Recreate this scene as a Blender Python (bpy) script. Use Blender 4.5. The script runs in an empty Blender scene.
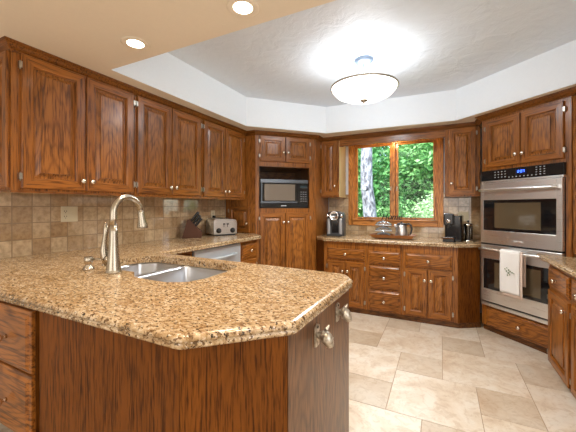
import bpy, bmesh, math, random
from mathutils import Vector, Matrix
random.seed(7)
S = bpy.context.scene
COL = S.collection
PI = math.pi
R2 = math.sqrt(2)

# ------------------------------------------------------------------ camera
cam_d = bpy.data.cameras.new('camera')
cam_d.sensor_width = 36.0
cam_d.lens = 308.6 / 576 * 36.0
cam_d.shift_y = -(216 - 207) / 576.0
cam_d.clip_start = 0.02
cam = bpy.data.objects.new('camera', cam_d)
COL.objects.link(cam)
cam.location = (0, 0, 1.28)
cam.rotation_euler = (PI / 2, 0, 0.4604)
S.camera = cam

# ------------------------------------------------------------------ world, sun, large lights, exposure
W = bpy.data.worlds.new('sky'); S.world = W; W.use_nodes = True
wn = W.node_tree.nodes; wl = W.node_tree.links
sky = wn.new('ShaderNodeTexSky'); sky.sky_type = 'NISHITA'
sky.sun_disc = False; sky.sun_elevation = math.radians(48); sky.sun_rotation = math.radians(200)
wl.new(sky.outputs[0], wn['Background'].inputs[0]); wn['Background'].inputs[1].default_value = 0.45

def light(name, kind, loc, rot, power, color=(1, 1, 1), size=None, size_y=None, **kw):
    d = bpy.data.lights.new(name, kind); d.energy = power; d.color = color
    if kind == 'AREA':
        d.shape = 'RECTANGLE'; d.size = size; d.size_y = size_y or size
    elif size is not None and kind != 'SUN':
        d.shadow_soft_size = size
    for k, v in kw.items(): setattr(d, k, v)
    o = bpy.data.objects.new(name, d); COL.objects.link(o)
    o.location = loc; o.rotation_euler = rot
    return o
sun = light('sun', 'SUN', (0, 0, 8), (math.radians(42), 0, math.radians(-20)), 5.0, (1, .96, .88)); sun.data.angle = math.radians(3)
# soft fill added behind the camera, in front of the solid back wall
light('rear_fill', 'AREA', (-.55, -2.9, 1.35), (PI / 2, 0, 0), 30, (1, .97, .92), 3.0, 2.0)
light('side_fill', 'AREA', (1.36, .2, 1.5), (PI / 2, 0, PI / 2), 14, (.96, .98, 1), 1.8, 1.2)  # second fill, added at the solid right wall to brighten the room
# daylight entering at the kitchen window
light('window_daylight', 'AREA', (-.57, 5.5, 3.2), (-.88, 0, 0), 110, (.90, .97, 1), 2.0, 1.4)
VS = S.view_settings
VS.view_transform = 'Standard'; VS.look = 'None'; VS.gamma = 1.0; VS.use_curve_mapping = False
VS.exposure = 0.50
try: S.display_settings.display_device = 'sRGB'
except Exception: pass

# ------------------------------------------------------------------ material helpers
def mat(name, col=(.5, .5, .5), rough=.5, metal=0.0, **kw):
    m = bpy.data.materials.new(name); m.use_nodes = True
    b = m.node_tree.nodes['Principled BSDF']
    b.inputs['Base Color'].default_value = (*col, 1); b.inputs['Roughness'].default_value = rough
    b.inputs['Metallic'].default_value = metal
    for k, v in kw.items(): b.inputs[k].default_value = v
    return m
class NT:
    def __init__(s, m): s.m = m; s.t = m.node_tree; s.b = s.t.nodes['Principled BSDF']
    def n(s, typ, **kw):
        o = s.t.nodes.new(typ)
        for k, v in kw.items():
            if k in o.inputs.keys() or isinstance(k, int): o.inputs[k].default_value = v
            else: setattr(o, k, v)
        return o
    def l(s, a, b): s.t.links.new(a, b)
    def ramp(s, fac, stops):
        r = s.t.nodes.new('ShaderNodeValToRGB')
        while len(r.color_ramp.elements) < len(stops): r.color_ramp.elements.new(.5)
        for e, (p, c) in zip(r.color_ramp.elements, stops): e.position = p; e.color = (*c, 1) if len(c) == 3 else c
        s.l(fac, r.inputs[0]); return r
    def mix(s, fac, a, b, bt='MIX'):
        x = s.t.nodes.new('ShaderNodeMix'); x.data_type = 'RGBA'; x.blend_type = bt
        for i, v in ((0, fac), (6, a), (7, b)):
            if hasattr(v, 'is_linked'): s.l(v, x.inputs[i])
            elif isinstance(v, tuple): x.inputs[i].default_value = (*v, 1)
            else: x.inputs[i].default_value = v
        return x.outputs[2]
    def coords(s, rnd=7.0, kind='Object'):
        tc = s.n('ShaderNodeTexCoord'); oi = s.n('ShaderNodeObjectInfo')
        m = s.n('ShaderNodeMath', operation='MULTIPLY'); s.l(oi.outputs['Random'], m.inputs[0]); m.inputs[1].default_value = rnd
        v = s.n('ShaderNodeVectorMath', operation='ADD'); s.l(tc.outputs[kind], v.inputs[0]); s.l(m.outputs[0], v.inputs[1])
        return v.outputs[0]
    def bump(s, h, strength=.2, dist=.002):
        b = s.n('ShaderNodeBump', Strength=strength, Distance=dist); s.l(h, b.inputs['Height']); s.l(b.outputs[0], s.b.inputs['Normal'])

def oak(name, axis='Z', tint=1.0, light_c=(.37, .135, .023), mid=(.265, .088, .0125), dark=(.065, .018, .003), rough=.34, fig=1.0, fine=1.0, coat=.30):
    m = mat(name, mid, rough); t = NT(m)
    tc = t.n('ShaderNodeTexCoord'); oi = t.n('ShaderNodeObjectInfo'); sx = t.n('ShaderNodeSeparateXYZ'); t.l(tc.outputs['Object'], sx.inputs[0])
    def mth(op, a, b=None, c=None):
        n = t.n('ShaderNodeMath', operation=op)
        for i, v in enumerate((a, b, c)):
            if v is None: continue
            if hasattr(v, 'is_linked'): t.l(v, n.inputs[i])
            else: n.inputs[i].default_value = v
        return n.outputs[0]
    X, Y, Z = sx.outputs; rnd = oi.outputs['Random']
    along = {'Z': Z, 'X': X, 'Y': Y}[axis]
    across = mth('ADD', *{'Z': (X, Y), 'X': (Z, Y), 'Y': (X, Z)}[axis])
    c = t.coords(9.0)
    def mapped(k):
        sc = {'Z': (1, 1, k), 'X': (k, 1, 1), 'Y': (1, k, 1)}[axis]
        mp = t.n('ShaderNodeMapping'); t.l(c, mp.inputs[0]); mp.inputs['Scale'].default_value = sc; return mp.outputs[0]
    def noise(v, sc, det=3, ro=.6):
        n = t.n('ShaderNodeTexNoise'); t.l(v, n.inputs['Vector'])
        n.inputs['Scale'].default_value = sc; n.inputs['Detail'].default_value = det; n.inputs['Roughness'].default_value = ro
        return n.outputs['Fac']
    v1 = mapped(.22); v2 = mapped(.05)
    # nested cathedral arches: phase = a*along + b*across^2 + wobble
    pp = mth('PINGPONG', mth('MULTIPLY_ADD', rnd, .06, across), .18)
    xx = mth('SUBTRACT', .18, pp)
    ph = mth('ADD', mth('MULTIPLY', mth('MULTIPLY_ADD', rnd, 5.0, along), 7.5), mth('MULTIPLY', mth('MULTIPLY', xx, xx), 150.0))
    ph = mth('MULTIPLY_ADD', noise(v1, 9, 2, .5), 5.0, ph)
    sn = mth('MULTIPLY_ADD', mth('SINE', mth('MULTIPLY', ph, 6.2832)), .5, .5)
    half = tuple((mid[i] + light_c[i]) / 2 for i in range(3))
    base = t.ramp(sn, [(0, dark), (.22, tuple(v * .85 for v in mid)), (.5, half), (1, light_c)])
    base2 = t.mix(1 - .45 * fig, base.outputs[0], half)
    n1 = noise(v2, 120 * fine, 3)
    pore = t.ramp(n1, [(.38, (.30, .24, .20)), (.50, (1, 1, 1))])
    a = t.mix(.8, base2, pore.outputs[0], 'MULTIPLY')
    strk = t.ramp(noise(v2, 60 * fine, 3), [(.34, (.55, .50, .46)), (.46, (1, 1, 1)), (.68, (1.10, 1.08, 1.05))])
    a = t.mix(.65, a, strk.outputs[0], 'MULTIPLY')
    blot = t.ramp(noise(v1, 5, 2), [(.3, (.84, .82, .80)), (.65, (1.10, 1.10, 1.08))])
    a2 = t.mix(1.0, a, blot.outputs[0], 'MULTIPLY')
    if tint != 1.0: a2 = t.mix(1.0, a2, (tint, tint, tint), 'MULTIPLY')
    t.l(a2, t.b.inputs['Base Color'])
    t.b.inputs['Coat Weight'].default_value = coat; t.b.inputs['Coat Roughness'].default_value = .18
    t.b.inputs['Specular IOR Level'].default_value = .3 if coat else .15
    t.bump(n1, .10, .001)
    return m
OAKV = oak('oak_upright_grain', 'Z', 1.0, (.40, .155, .032), (.30, .105, .018), fig=.72); OAKH = oak('oak_level_grain', 'X')
OAKS = oak('oak_straight_stile', 'Z', fig=.12)
OAKR = oak('oak_straight_rail', 'X', fig=.12)
OAKT = oak('oak_trim_stain', 'X', 1.0, (.235, .082, .013), (.20, .068, .010), (.12, .038, .006), fig=.1); OAKT.node_tree.nodes['Principled BSDF'].inputs['Coat Weight'].default_value = .15
OAKY = oak('oak_depth_grain', 'Y')
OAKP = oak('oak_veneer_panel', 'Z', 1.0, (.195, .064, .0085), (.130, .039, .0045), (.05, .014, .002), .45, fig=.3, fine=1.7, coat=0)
OAKE = oak('oak_veneer_floor_lit', 'Z', 1.0, (.22, .10, .04), (.14, .058, .021), (.035, .012, .004), .36, fig=.75, fine=1.2, coat=.3)  # same peninsula wood, with grey light off the floor put into its colour
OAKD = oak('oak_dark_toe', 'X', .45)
PINE = oak('honey_window_oak', 'Z', 1.0, (.72, .31, .075), (.58, .22, .045), (.28, .09, .018), .3)
PINEH = oak('honey_window_oak_level', 'X', 1.0, (.72, .31, .075), (.58, .22, .045), (.28, .09, .018), .3)
LITSIDE = mat('lamp_lit_side', (.62, .44, .20), .4)  # cabinet side with the valance lamp's yellow light put into its colour
t = NT(LITSIDE); c = t.coords(); mp = t.n('ShaderNodeMapping'); t.l(c, mp.inputs[0]); mp.inputs['Scale'].default_value = (60, 60, 3)
nz = t.n('ShaderNodeTexNoise', Scale=1.0, Detail=3.0); t.l(mp.outputs[0], nz.inputs['Vector'])
t.l(t.ramp(nz.outputs['Fac'], [(.3, (.52, .36, .15)), (.7, (.68, .50, .25))]).outputs[0], t.b.inputs['Base Color'])

def granite():
    m = mat('gold_granite', (.6, .42, .22), .20); t = NT(m)
    tc = t.n('ShaderNodeTexCoord'); co = tc.outputs['Object']
    mp = t.n('ShaderNodeMapping'); t.l(co, mp.inputs[0]); mp.inputs['Scale'].default_value = (1, 1.5, 1); mp.inputs['Rotation'].default_value = (0, 0, .5)
    def noise(sc, det=3, ro=.6, dist=0):
        n = t.n('ShaderNodeTexNoise'); t.l(mp.outputs[0], n.inputs['Vector'])
        n.inputs['Scale'].default_value = sc; n.inputs['Detail'].default_value = det; n.inputs['Roughness'].default_value = ro; n.inputs['Distortion'].default_value = dist
        return n.outputs['Fac']
    base = t.ramp(noise(38, 5, .68, .6), [(.30, (.19, .105, .048)), (.42, (.42, .28, .145)), (.50, (.54, .395, .235)), (.62, (.66, .53, .365)), (.76, (.76, .68, .55))])
    blot = t.ramp(noise(9, 3, .6, .8), [(.36, (.84, .74, .60)), (.6, (1.05, 1.04, 1.02))])
    a = t.mix(1, base.outputs[0], blot.outputs[0], 'MULTIPLY')
    sp = t.ramp(noise(80, 2, .5), [(.56, (0, 0, 0)), (.61, (1, 1, 1))])
    a = t.mix(sp.outputs[0], a, (.16, .085, .035))
    sp2 = t.ramp(noise(58, 3, .7), [(.60, (0, 0, 0)), (.635, (1, 1, 1))])
    a = t.mix(sp2.outputs[0], a, (.025, .016, .012))
    sp3 = t.ramp(noise(85, 2, .6, .3), [(.30, (1, 1, 1)), (.36, (0, 0, 0))])
    a = t.mix(sp3.outputs[0], a, (.85, .76, .62))
    t.l(a, t.b.inputs['Base Color'])
    t.b.inputs['Specular IOR Level'].default_value = .6
    return m
GRAN = granite()

def wall_tile(name, horiz):
    # horiz: 'Y' on the left wall, 'X' on the window wall
    m = mat(name, (.5, .4, .28), .05, **{'IOR': 1.8}); t = NT(m)
    tc = t.n('ShaderNodeTexCoord'); sx = t.n('ShaderNodeSeparateXYZ'); t.l(tc.outputs['Object'], sx.inputs[0])
    cb = t.n('ShaderNodeCombineXYZ'); t.l(sx.outputs[horiz], cb.inputs[0]); t.l(sx.outputs['Z'], cb.inputs[1])
    mp = t.n('ShaderNodeMapping'); t.l(cb.outputs[0], mp.inputs[0])
    mp.inputs['Location'].default_value = (-.0, -1.284 + .113 * 20, 0) if horiz == 'Y' else (0.03, -1.284 + .113 * 20, 0)
    br = t.n('ShaderNodeTexBrick', offset=0.0, squash=1.0); t.l(mp.outputs[0], br.inputs['Vector'])
    br.inputs['Scale'].default_value = 1; br.inputs['Brick Width'].default_value = .113; br.inputs['Row Height'].default_value = .113
    br.inputs['Mortar Size'].default_value = .0036; br.inputs['Mortar Smooth'].default_value = .3; br.inputs['Bias'].default_value = 0
    br.inputs['Color1'].default_value = (.20, .20, .20, 1); br.inputs['Color2'].default_value = (.95, .95, .95, 1); br.inputs['Mortar'].default_value = (0, 0, 0, 1)
    n = t.n('ShaderNodeTexNoise'); t.l(tc.outputs['Object'], n.inputs['Vector']); n.inputs['Scale'].default_value = 26; n.inputs['Detail'].default_value = 5; n.inputs['Roughness'].default_value = .65
    tone = t.ramp(br.outputs['Color'], [(.2, (.40, .26, .14)), (.55, (.49, .345, .20)), (.95, (.62, .47, .30))])
    vein = t.ramp(n.outputs['Fac'], [(.32, (.70, .66, .60)), (.55, (1, 1, 1)), (.72, (1.15, 1.13, 1.1))])
    a = t.mix(1, tone.outputs[0], vein.outputs[0], 'MULTIPLY')
    a = t.mix(br.outputs['Fac'], a, (.30, .21, .125))
    t.l(a, t.b.inputs['Base Color'])
    inv = t.n('ShaderNodeMath', operation='SUBTRACT'); inv.inputs[0].default_value = 1; t.l(br.outputs['Fac'], inv.inputs[1])
    t.bump(inv.outputs[0], .5, .002)
    return m
TILEL = wall_tile('travertine_wall_tile_left', 'Y'); TILEN = wall_tile('travertine_wall_tile_window', 'X')

def floor_mat():
    m = mat('porcelain_floor_tile', (.7, .62, .5), .32); t = NT(m)
    at = t.n('ShaderNodeAttribute', attribute_name='tone'); at.attribute_type = 'GEOMETRY'
    tc = t.n('ShaderNodeTexCoord')
    ad = t.n('ShaderNodeVectorMath', operation='ADD'); t.l(tc.outputs['Object'], ad.inputs[0])
    ml = t.n('ShaderNodeVectorMath', operation='SCALE'); t.l(at.outputs['Color'], ml.inputs[0]); ml.inputs['Scale'].default_value = 17
    t.l(ml.outputs[0], ad.inputs[1])
    n = t.n('ShaderNodeTexNoise'); t.l(ad.outputs[0], n.inputs['Vector']); n.inputs['Scale'].default_value = 4.5; n.inputs['Detail'].default_value = 7; n.inputs['Roughness'].default_value = .62; n.inputs['Distortion'].default_value = .8
    n2 = t.n('ShaderNodeTexNoise'); t.l(ad.outputs[0], n2.inputs['Vector']); n2.inputs['Scale'].default_value = 16; n2.inputs['Detail'].default_value = 6; n2.inputs['Roughness'].default_value = .7; n2.inputs['Distortion'].default_value = 1.5
    base = t.ramp(n.outputs['Fac'], [(.3, (.55, .425, .31)), (.45, (.655, .555, .44)), (.60, (.72, .65, .56)), (.8, (.68, .635, .56))])
    vein = t.ramp(n2.outputs['Fac'], [(.38, (.70, .60, .49)), (.5, (1, 1, 1))])
    a = t.mix(.45, base.outputs[0], vein.outputs[0], 'MULTIPLY')
    sc = t.n('ShaderNodeSeparateColor'); t.l(at.outputs['Color'], sc.inputs[0])
    tone = t.ramp(sc.outputs[0], [(0, (.80, .76, .70)), (.35, (.90, .87, .83)), (.6, (1, 1, 1)), (1, (1.03, 1.03, 1.02))])
    a = t.mix(1, a, tone.outputs[0], 'MULTIPLY')
    t.l(a, t.b.inputs['Base Color'])
    return m
FLOOR = floor_mat(); GROUT = mat('brown_grout', (.40, .29, .20), .8)

def paint(name, col, bs=.0, scale=40, rough=.6):
    m = mat(name, col, rough); t = NT(m)
    tc = t.n('ShaderNodeTexCoord'); n = t.n('ShaderNodeTexNoise'); t.l(tc.outputs['Object'], n.inputs['Vector'])
    n.inputs['Scale'].default_value = scale; n.inputs['Detail'].default_value = 6; n.inputs['Roughness'].default_value = .6; n.inputs['Distortion'].default_value = 1.0
    r = t.ramp(n.outputs['Fac'], [(.4, tuple(v * .985 for v in col)), (.6, col)]); t.l(r.outputs[0], t.b.inputs['Base Color'])
    if bs: t.bump(n.outputs['Fac'], bs, .02)
    return m
PAINT_TAN = paint('tan_soffit_paint', (.88, .79, .65))
PAINT_TRAY = paint('white_tray_paint', (.88, .92, .96))
PAINT_CEIL = paint('textured_white_ceiling', (.80, .86, .93), .5, 7)
PAINT_WALL = paint('cream_wall_paint', (.70, .66, .60))
PAINT_WHITE = mat('white_wall_edge', (.75, .78, .85), .5)

STEEL = mat('brushed_steel', (.76, .77, .78), .27, 1.0)
t = NT(STEEL); c = t.coords(3); mp = t.n('ShaderNodeMapping'); t.l(c, mp.inputs[0]); mp.inputs['Scale'].default_value = (3, 3, 400)
nz = t.n('ShaderNodeTexNoise', Scale=1.0, Detail=2.0); t.l(mp.outputs[0], nz.inputs['Vector'])
rr = t.ramp(nz.outputs['Fac'], [(.3, (.27, .27, .27)), (.7, (.31, .31, .31))]); t.l(rr.outputs[0], t.b.inputs['Roughness'])
SINKM = mat('sink_steel', (.62, .64, .68), .30, 1.0)
NICKEL = mat('brushed_nickel', (.50, .45, .37), .27, 1.0)
KNOBM = mat('satin_nickel_knob', (.80, .74, .64), .25, 1.0)
HINGEM = mat('antique_nickel', (.46, .41, .34), .35, 1.0)
CHROME = mat('polished_chrome', (.8, .8, .82), .08, 1.0)
PEWTER = mat('worn_pewter', (.62, .58, .50), .38, .85)
t = NT(PEWTER); c = t.coords(3); nz = t.n('ShaderNodeTexNoise', Scale=60.0, Detail=4.0); t.l(c, nz.inputs['Vector'])
t.l(t.ramp(nz.outputs['Fac'], [(.35, (.36, .30, .22)), (.6, (.74, .70, .62))]).outputs[0], t.b.inputs['Base Color']); t.bump(nz.outputs['Fac'], .4, .002)
BLACK = mat('gloss_black', (.012, .012, .013), .12); BLACKM = mat('matt_black', (.018, .018, .02), .45)
DARKGL = mat('dark_oven_glass', (.006, .006, .007), .05, **{'Specular IOR Level': .7})
OVENIN = mat('oven_glass_centre', (.085, .062, .036), .06, **{'Specular IOR Level': .9})
GAP = mat('shadow_gap_black', (.01, .008, .006), .9)
CREAM = mat('almond_plate', (.66, .58, .40), .35)
WHITEC = paint('white_cotton', (.80, .79, .78), .15, 300, .85)
PINKC = paint('blush_cotton', (.70, .56, .48), .15, 300, .85)
GREENP = mat('green_print', (.16, .22, .13), .9)
BLUE = mat('blue_clock_display', (.01, .02, .2), .3, **{'Emission Color': (.05, .15, 1, 1), 'Emission Strength': 4.0})
PRINT = mat('pale_key_print', (.55, .58, .62), .5)
KNIFEW = mat('cherry_block', (.085, .026, .009), .55)
TRAYW = mat('teak_tray', (.27, .095, .02), .4)
GREYP = mat('silver_plastic', (.42, .43, .45), .3, .6)
IRON = mat('wrought_iron', (.015, .014, .013), .5, .3)
def emis(name, col, s):
    m = bpy.data.materials.new(name); m.use_nodes = True; n = m.node_tree.nodes; n.clear()
    e = n.new('ShaderNodeEmission'); e.inputs[0].default_value = (*col, 1); e.inputs[1].default_value = s
    o = n.new('ShaderNodeOutputMaterial'); m.node_tree.links.new(e.outputs[0], o.inputs[0]); return m
BULB = emis('lamp_lens', (1, .86, .66), 9.0)
BOWL = emis('lit_alabaster_glass', (1, .97, .93), 2.6)
def glassm(name, tint=(1, 1, 1), refl=.08, rough=.02):
    m = bpy.data.materials.new(name); m.use_nodes = True; n = m.node_tree.nodes; n.clear(); L = m.node_tree.links
    tr = n.new('ShaderNodeBsdfTransparent'); tr.inputs[0].default_value = (*tint, 1)
    gl = n.new('ShaderNodeBsdfGlossy'); gl.inputs['Roughness'].default_value = rough
    fr = n.new('ShaderNodeFresnel'); fr.inputs[0].default_value = 1.25
    ad = n.new('ShaderNodeMath'); ad.operation = 'ADD'; L.new(fr.outputs[0], ad.inputs[0]); ad.inputs[1].default_value = refl
    mx = n.new('ShaderNodeMixShader'); L.new(ad.outputs[0], mx.inputs[0]); L.new(tr.outputs[0], mx.inputs[1]); L.new(gl.outputs[0], mx.inputs[2])
    o = n.new('ShaderNodeOutputMaterial'); L.new(mx.outputs[0], o.inputs[0]); return m
GLASS = glassm('window_glass', refl=0.0); CUPG = glassm('clear_cup_glass', (.93, .95, .97), .22, .08)
JARG = glassm('dark_water_tank', (.35, .36, .38), .12)

# ------------------------------------------------------------------ geometry helpers
class MB:
    def __init__(s): s.bm = bmesh.new()
    def v(s, p): return s.bm.verts.new(p)
    def face(s, pts, mi=0, smooth=False):
        f = s.bm.faces.new([p if isinstance(p, bmesh.types.BMVert) else s.v(p) for p in pts]); f.material_index = mi; f.smooth = smooth; return f
    def box(s, x0, x1, y0, y1, z0, z1, mi=0):
        v = [s.v(p) for p in ((x0, y0, z0), (x1, y0, z0), (x1, y1, z0), (x0, y1, z0), (x0, y0, z1), (x1, y0, z1), (x1, y1, z1), (x0, y1, z1))]
        for q in ((0, 3, 2, 1), (4, 5, 6, 7), (0, 1, 5, 4), (1, 2, 6, 5), (2, 3, 7, 6), (3, 0, 4, 7)): s.face([v[i] for i in q], mi)
        return s
    def loops(s, rings, mi=0, smooth=True, cap0=True, cap1=True, closed=True):
        R = [[s.v(p) for p in r] for r in rings]; n = len(R[0])
        for a, b in zip(R, R[1:]):
            for i in range(n if closed else n - 1):
                j = (i + 1) % n
                try: s.face([a[i], a[j], b[j], b[i]], mi, smooth)
                except ValueError: pass
        if cap0: s.face(list(reversed(R[0])), mi)
        if cap1: s.face(R[-1], mi)
        return R
    def prism(s, poly, z0, z1, mi=0):
        s.loops([[(x, y, z0) for x, y in poly], [(x, y, z1) for x, y in poly]], mi, False); return s
    def lathe(s, prof, c=(0, 0, 0), axis='Z', seg=20, mi=0, smooth=True):
        rings = []
        for r, h in prof:
            ring = []
            for i in range(seg):
                a = 2 * PI * i / seg; p = (max(r, 1e-4) * math.cos(a), max(r, 1e-4) * math.sin(a), h)
                if axis == 'Y': p = (p[0], -p[2], p[1])      # height runs towards -y
                if axis == 'X': p = (p[2], p[0], p[1])
                ring.append((p[0] + c[0], p[1] + c[1], p[2] + c[2]))
            rings.append(ring)
        s.loops(rings, mi, smooth); return s
    def tube(s, pts, rad, seg=10, mi=0, cap=True):
        P = [Vector(p) for p in pts]; n = len(P)
        R = rad if isinstance(rad, (list, tuple)) else [rad] * n
        rings = []; up = Vector((0, 0, 1))
        tprev = None; nrm = None
        for i in range(n):
            t = (P[min(i + 1, n - 1)] - P[max(i - 1, 0)]).normalized()
            if nrm is None:
                nrm = t.cross(up) if abs(t.dot(up)) < .95 else t.cross(Vector((1, 0, 0))); nrm.normalize()
            else:
                nrm = (nrm - t * nrm.dot(t)).normalized()
            b = t.cross(nrm)
            rings.append([P[i] + (nrm * math.cos(2 * PI * k / seg) + b * math.sin(2 * PI * k / seg)) * R[i] for k in range(seg)])
        s.loops(rings, mi, True, cap, cap); return s
    def build(s, name, mats, parent=None, bevel=0, fix=True, subs=0, loc=None, rot=None):
        if fix: bmesh.ops.recalc_face_normals(s.bm, faces=s.bm.faces)
        me = bpy.data.meshes.new(name); s.bm.to_mesh(me); s.bm.free()
        for m in (mats if isinstance(mats, (list, tuple)) else [mats]): me.materials.append(m)
        o = bpy.data.objects.new(name, me); COL.objects.link(o)
        if parent: o.parent = parent
        if loc: o.location = loc
        if rot: o.rotation_euler = rot
        if bevel:
            b = o.modifiers.new('bevel', 'BEVEL'); b.width = bevel; b.segments = 2; b.limit_method = 'ANGLE'; b.angle_limit = math.radians(50)
        if subs:
            b = o.modifiers.new('sub', 'SUBSURF'); b.levels = subs; b.render_levels = subs
        return o
def thing(name, label, cat, loc=(0, 0, 0), rot=0, group=None):
    o = bpy.data.objects.new(name, None); COL.objects.link(o); o.location = loc; o.rotation_euler = (0, 0, rot)
    o.empty_display_size = .1
    return tag(o, label, cat, group)
def tag(o, label=None, cat=None, group=None, kind=None):
    if label: o['label'] = label
    if cat: o['category'] = cat
    if group: o['group'] = group
    if kind: o['kind'] = kind
    return o
def struct(name, mb, mats, **kw):
    o = mb.build(name, mats, **kw); o['kind'] = 'structure'; return o

def sweep(mb, path, prof, mi=0):
    """profile (out, z) run along a plan path, out = to the right of travel, mitred corners"""
    n = len(path); rings = []
    for i in range(n):
        p = Vector(path[i]); ds = []
        if i > 0: ds.append((p - Vector(path[i - 1])).normalized())
        if i < n - 1: ds.append((Vector(path[i + 1]) - p).normalized())
        ns = [Vector((d.y, -d.x)) for d in ds]
        if len(ns) == 2:
            m = (ns[0] + ns[1]); m = m / max(m.dot(ns[0]), .2)
        else: m = ns[0]
        rings.append([(p.x + m.x * o, p.y + m.y * o, z) for o, z in prof])
    mb.loops(rings, mi, False); return mb

def inset_poly(poly, d):
    n = len(poly); out = []
    for i in range(n):
        a, p, b = Vector(poly[i - 1]), Vector(poly[i]), Vector(poly[(i + 1) % n])
        d1 = (p - a).normalized(); d2 = (b - p).normalized()
        n1 = Vector((-d1.y, d1.x)); n2 = Vector((-d2.y, d2.x))
        m = n1 + n2; m = m / max(m.dot(n1), .3)
        out.append((p.x + m.x * d, p.y + m.y * d))
    return out            # ccw polygon -> inward
def round_poly(poly, rads, seg=6):
    out = []
    n = len(poly)
    for i in range(n):
        r = rads[i] if isinstance(rads, (list, tuple)) else rads
        a, p, b = Vector(poly[i - 1]), Vector(poly[i]), Vector(poly[(i + 1) % n])
        if r <= 0: out.append(tuple(p)); continue
        d1 = (a - p).normalized(); d2 = (b - p).normalized(); ang = d1.angle(d2); t = r / math.tan(ang / 2)
        t = min(t, (a - p).length * .48, (b - p).length * .48)
        s_, e_ = p + d1 * t, p + d2 * t
        for k in range(seg + 1):
            u = k / seg; q = s_ * (1 - u) ** 2 + p * 2 * u * (1 - u) + e_ * u ** 2; out.append(tuple(q))
    return out
def slab(poly, z0, z1, hole=None):
    """stone worktop, ccw plan outline, ogee edge; optional cut-out"""
    mb = MB(); h = z1 - z0
    prof = [(.012, z0), (.004, z0 + h * .12), (.002, z0 + h * .34), (.010, z0 + h * .42), (.004, z0 + h * .52), (0, z0 + h * .66), (.003, z0 + h * .82), (.010, z0 + h * .95), (.020, z1)]
    rings = [[(x, y, z) for x, y in inset_poly(poly, i)] for i, z in prof]
    R = mb.loops(rings, 0, True, cap0=False, cap1=False)
    edges = [mb.bm.edges.get((R[-1][i], R[-1][(i + 1) % len(poly)])) for i in range(len(poly))]
    eb = [mb.bm.edges.get((R[0][i], R[0][(i + 1) % len(poly)])) for i in range(len(poly))]
    if hole:
        H1 = [mb.v((x, y, z1)) for x, y in hole]; H0 = [mb.v((x, y, z0)) for x, y in hole]
        for i in range(len(hole)):
            j = (i + 1) % len(hole); mb.face([H1[i], H1[j], H0[j], H0[i]])
            edges.append(mb.bm.edges.get((H1[i], H1[j]))); eb.append(mb.bm.edges.get((H0[i], H0[j])))
    bmesh.ops.triangle_fill(mb.bm, edges=edges, use_beauty=True)
    bmesh.ops.triangle_fill(mb.bm, edges=eb, use_beauty=True)
    return mb

def to_mesh(o):
    """turn a text object into a plain mesh object of the same name and place"""
    bpy.context.view_layer.update()
    me = bpy.data.meshes.new_from_object(o.evaluated_get(bpy.context.evaluated_depsgraph_get()))
    nm = o.name; n = bpy.data.objects.new('tmp', me); COL.objects.link(n); n.parent = o.parent; n.location = o.location; n.rotation_euler = o.rotation_euler
    bpy.data.objects.remove(o); n.name = nm; return n

# ------------------------------------------------------------------ the room shell
XL, XR, YN, YS = -2.55, 1.42, 4.38, -3.0
ZS, ZC = 2.232, 2.572
# floor: two-size square tile pattern in one mesh
mb = MB(); a_, b_ = .537, .325; g = .0032
mb.face([(XL - .1, YS - .1, 0), (XR + .1, YS - .1, 0), (XR + .1, YN + .1, 0), (XL - .1, YN + .1, 0)], 1)
lay = mb.bm.loops.layers.float_color.new('tone')
ox, oy = -.315, 2.02
for i in range(-14, 15):
    for j in range(-14, 15):
        x = ox + i * b_ - j * a_; y = oy + i * a_ + j * b_
        for (px, py, s, k) in ((x, y, a_, 0), (x + a_, y + a_ - b_, b_, 1)):
            x0, x1, y0, y1 = max(px + g, XL), min(px + s - g, XR), max(py + g, YS), min(py + s - g, YN)
            if x1 - x0 < .01 or y1 - y0 < .01: continue
            rnd = random.random(); tone = (.45 + .55 * rnd) if k == 0 else (.0 + .38 * rnd)
            z = .0022
            vs = [mb.v(p) for p in ((x0, y0, z), (x1, y0, z), (x1, y1, z), (x0, y1, z), (x0 - .001, y0 - .001, 0), (x1 + .001, y0 - .001, 0), (x1 + .001, y1 + .001, 0), (x0 - .001, y1 + .001, 0))]
            for q in ((0, 1, 2, 3), (4, 5, 1, 0), (5, 6, 2, 1), (6, 7, 3, 2), (7, 4, 0, 3)):
                f = mb.face([vs[n] for n in q], 0)
                for lp in f.loops: lp[lay] = (tone, random.random() * 0 + (i * 7 + j * 13 + k * 5) % 11 / 11, (i * 3 + j * 5) % 7 / 7, 1)
struct('floor', mb, [FLOOR, GROUT], fix=False)

# walls
struct('wall_left', MB().box(XL - .1, XL, YS, YN + .1, 0, ZC), PAINT_WALL)
struct('wall_right', MB().box(XR, XR + .1, YS, YN + .1, 0, ZC), PAINT_WALL)
struct('wall_back', MB().box(XL - .1, XR + .1, YS - .1, YS, 0, ZC), PAINT_WALL)
WX0, WX1, WZ0, WZ1 = -1.13, -.035, 1.088, 2.165
mb = MB(); mb.box(XL, WX0, YN, YN + .12, 0, ZC).box(WX1, XR, YN, YN + .12, 0, ZC).box(WX0, WX1, YN, YN + .12, 0, WZ0).box(WX0, WX1, YN, YN + .12, WZ1, ZC)
struct('wall_window', mb, PAINT_WHITE)
# tiled splashbacks
struct('trim_1', MB().box(XL, XL + .008, .5, 3.27, .94, 1.40), TILEL)
mb = MB(); mb.box(-1.49, WX0 - .065, YN - .008, YN, .86, 1.46); mb.box(WX0 - .065, WX1 + .055, YN - .008, YN, .86, 1.020); mb.box(WX1 + .055, .92, YN - .008, YN, .86, 1.46)
struct('trim_2', mb, TILEN)
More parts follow.
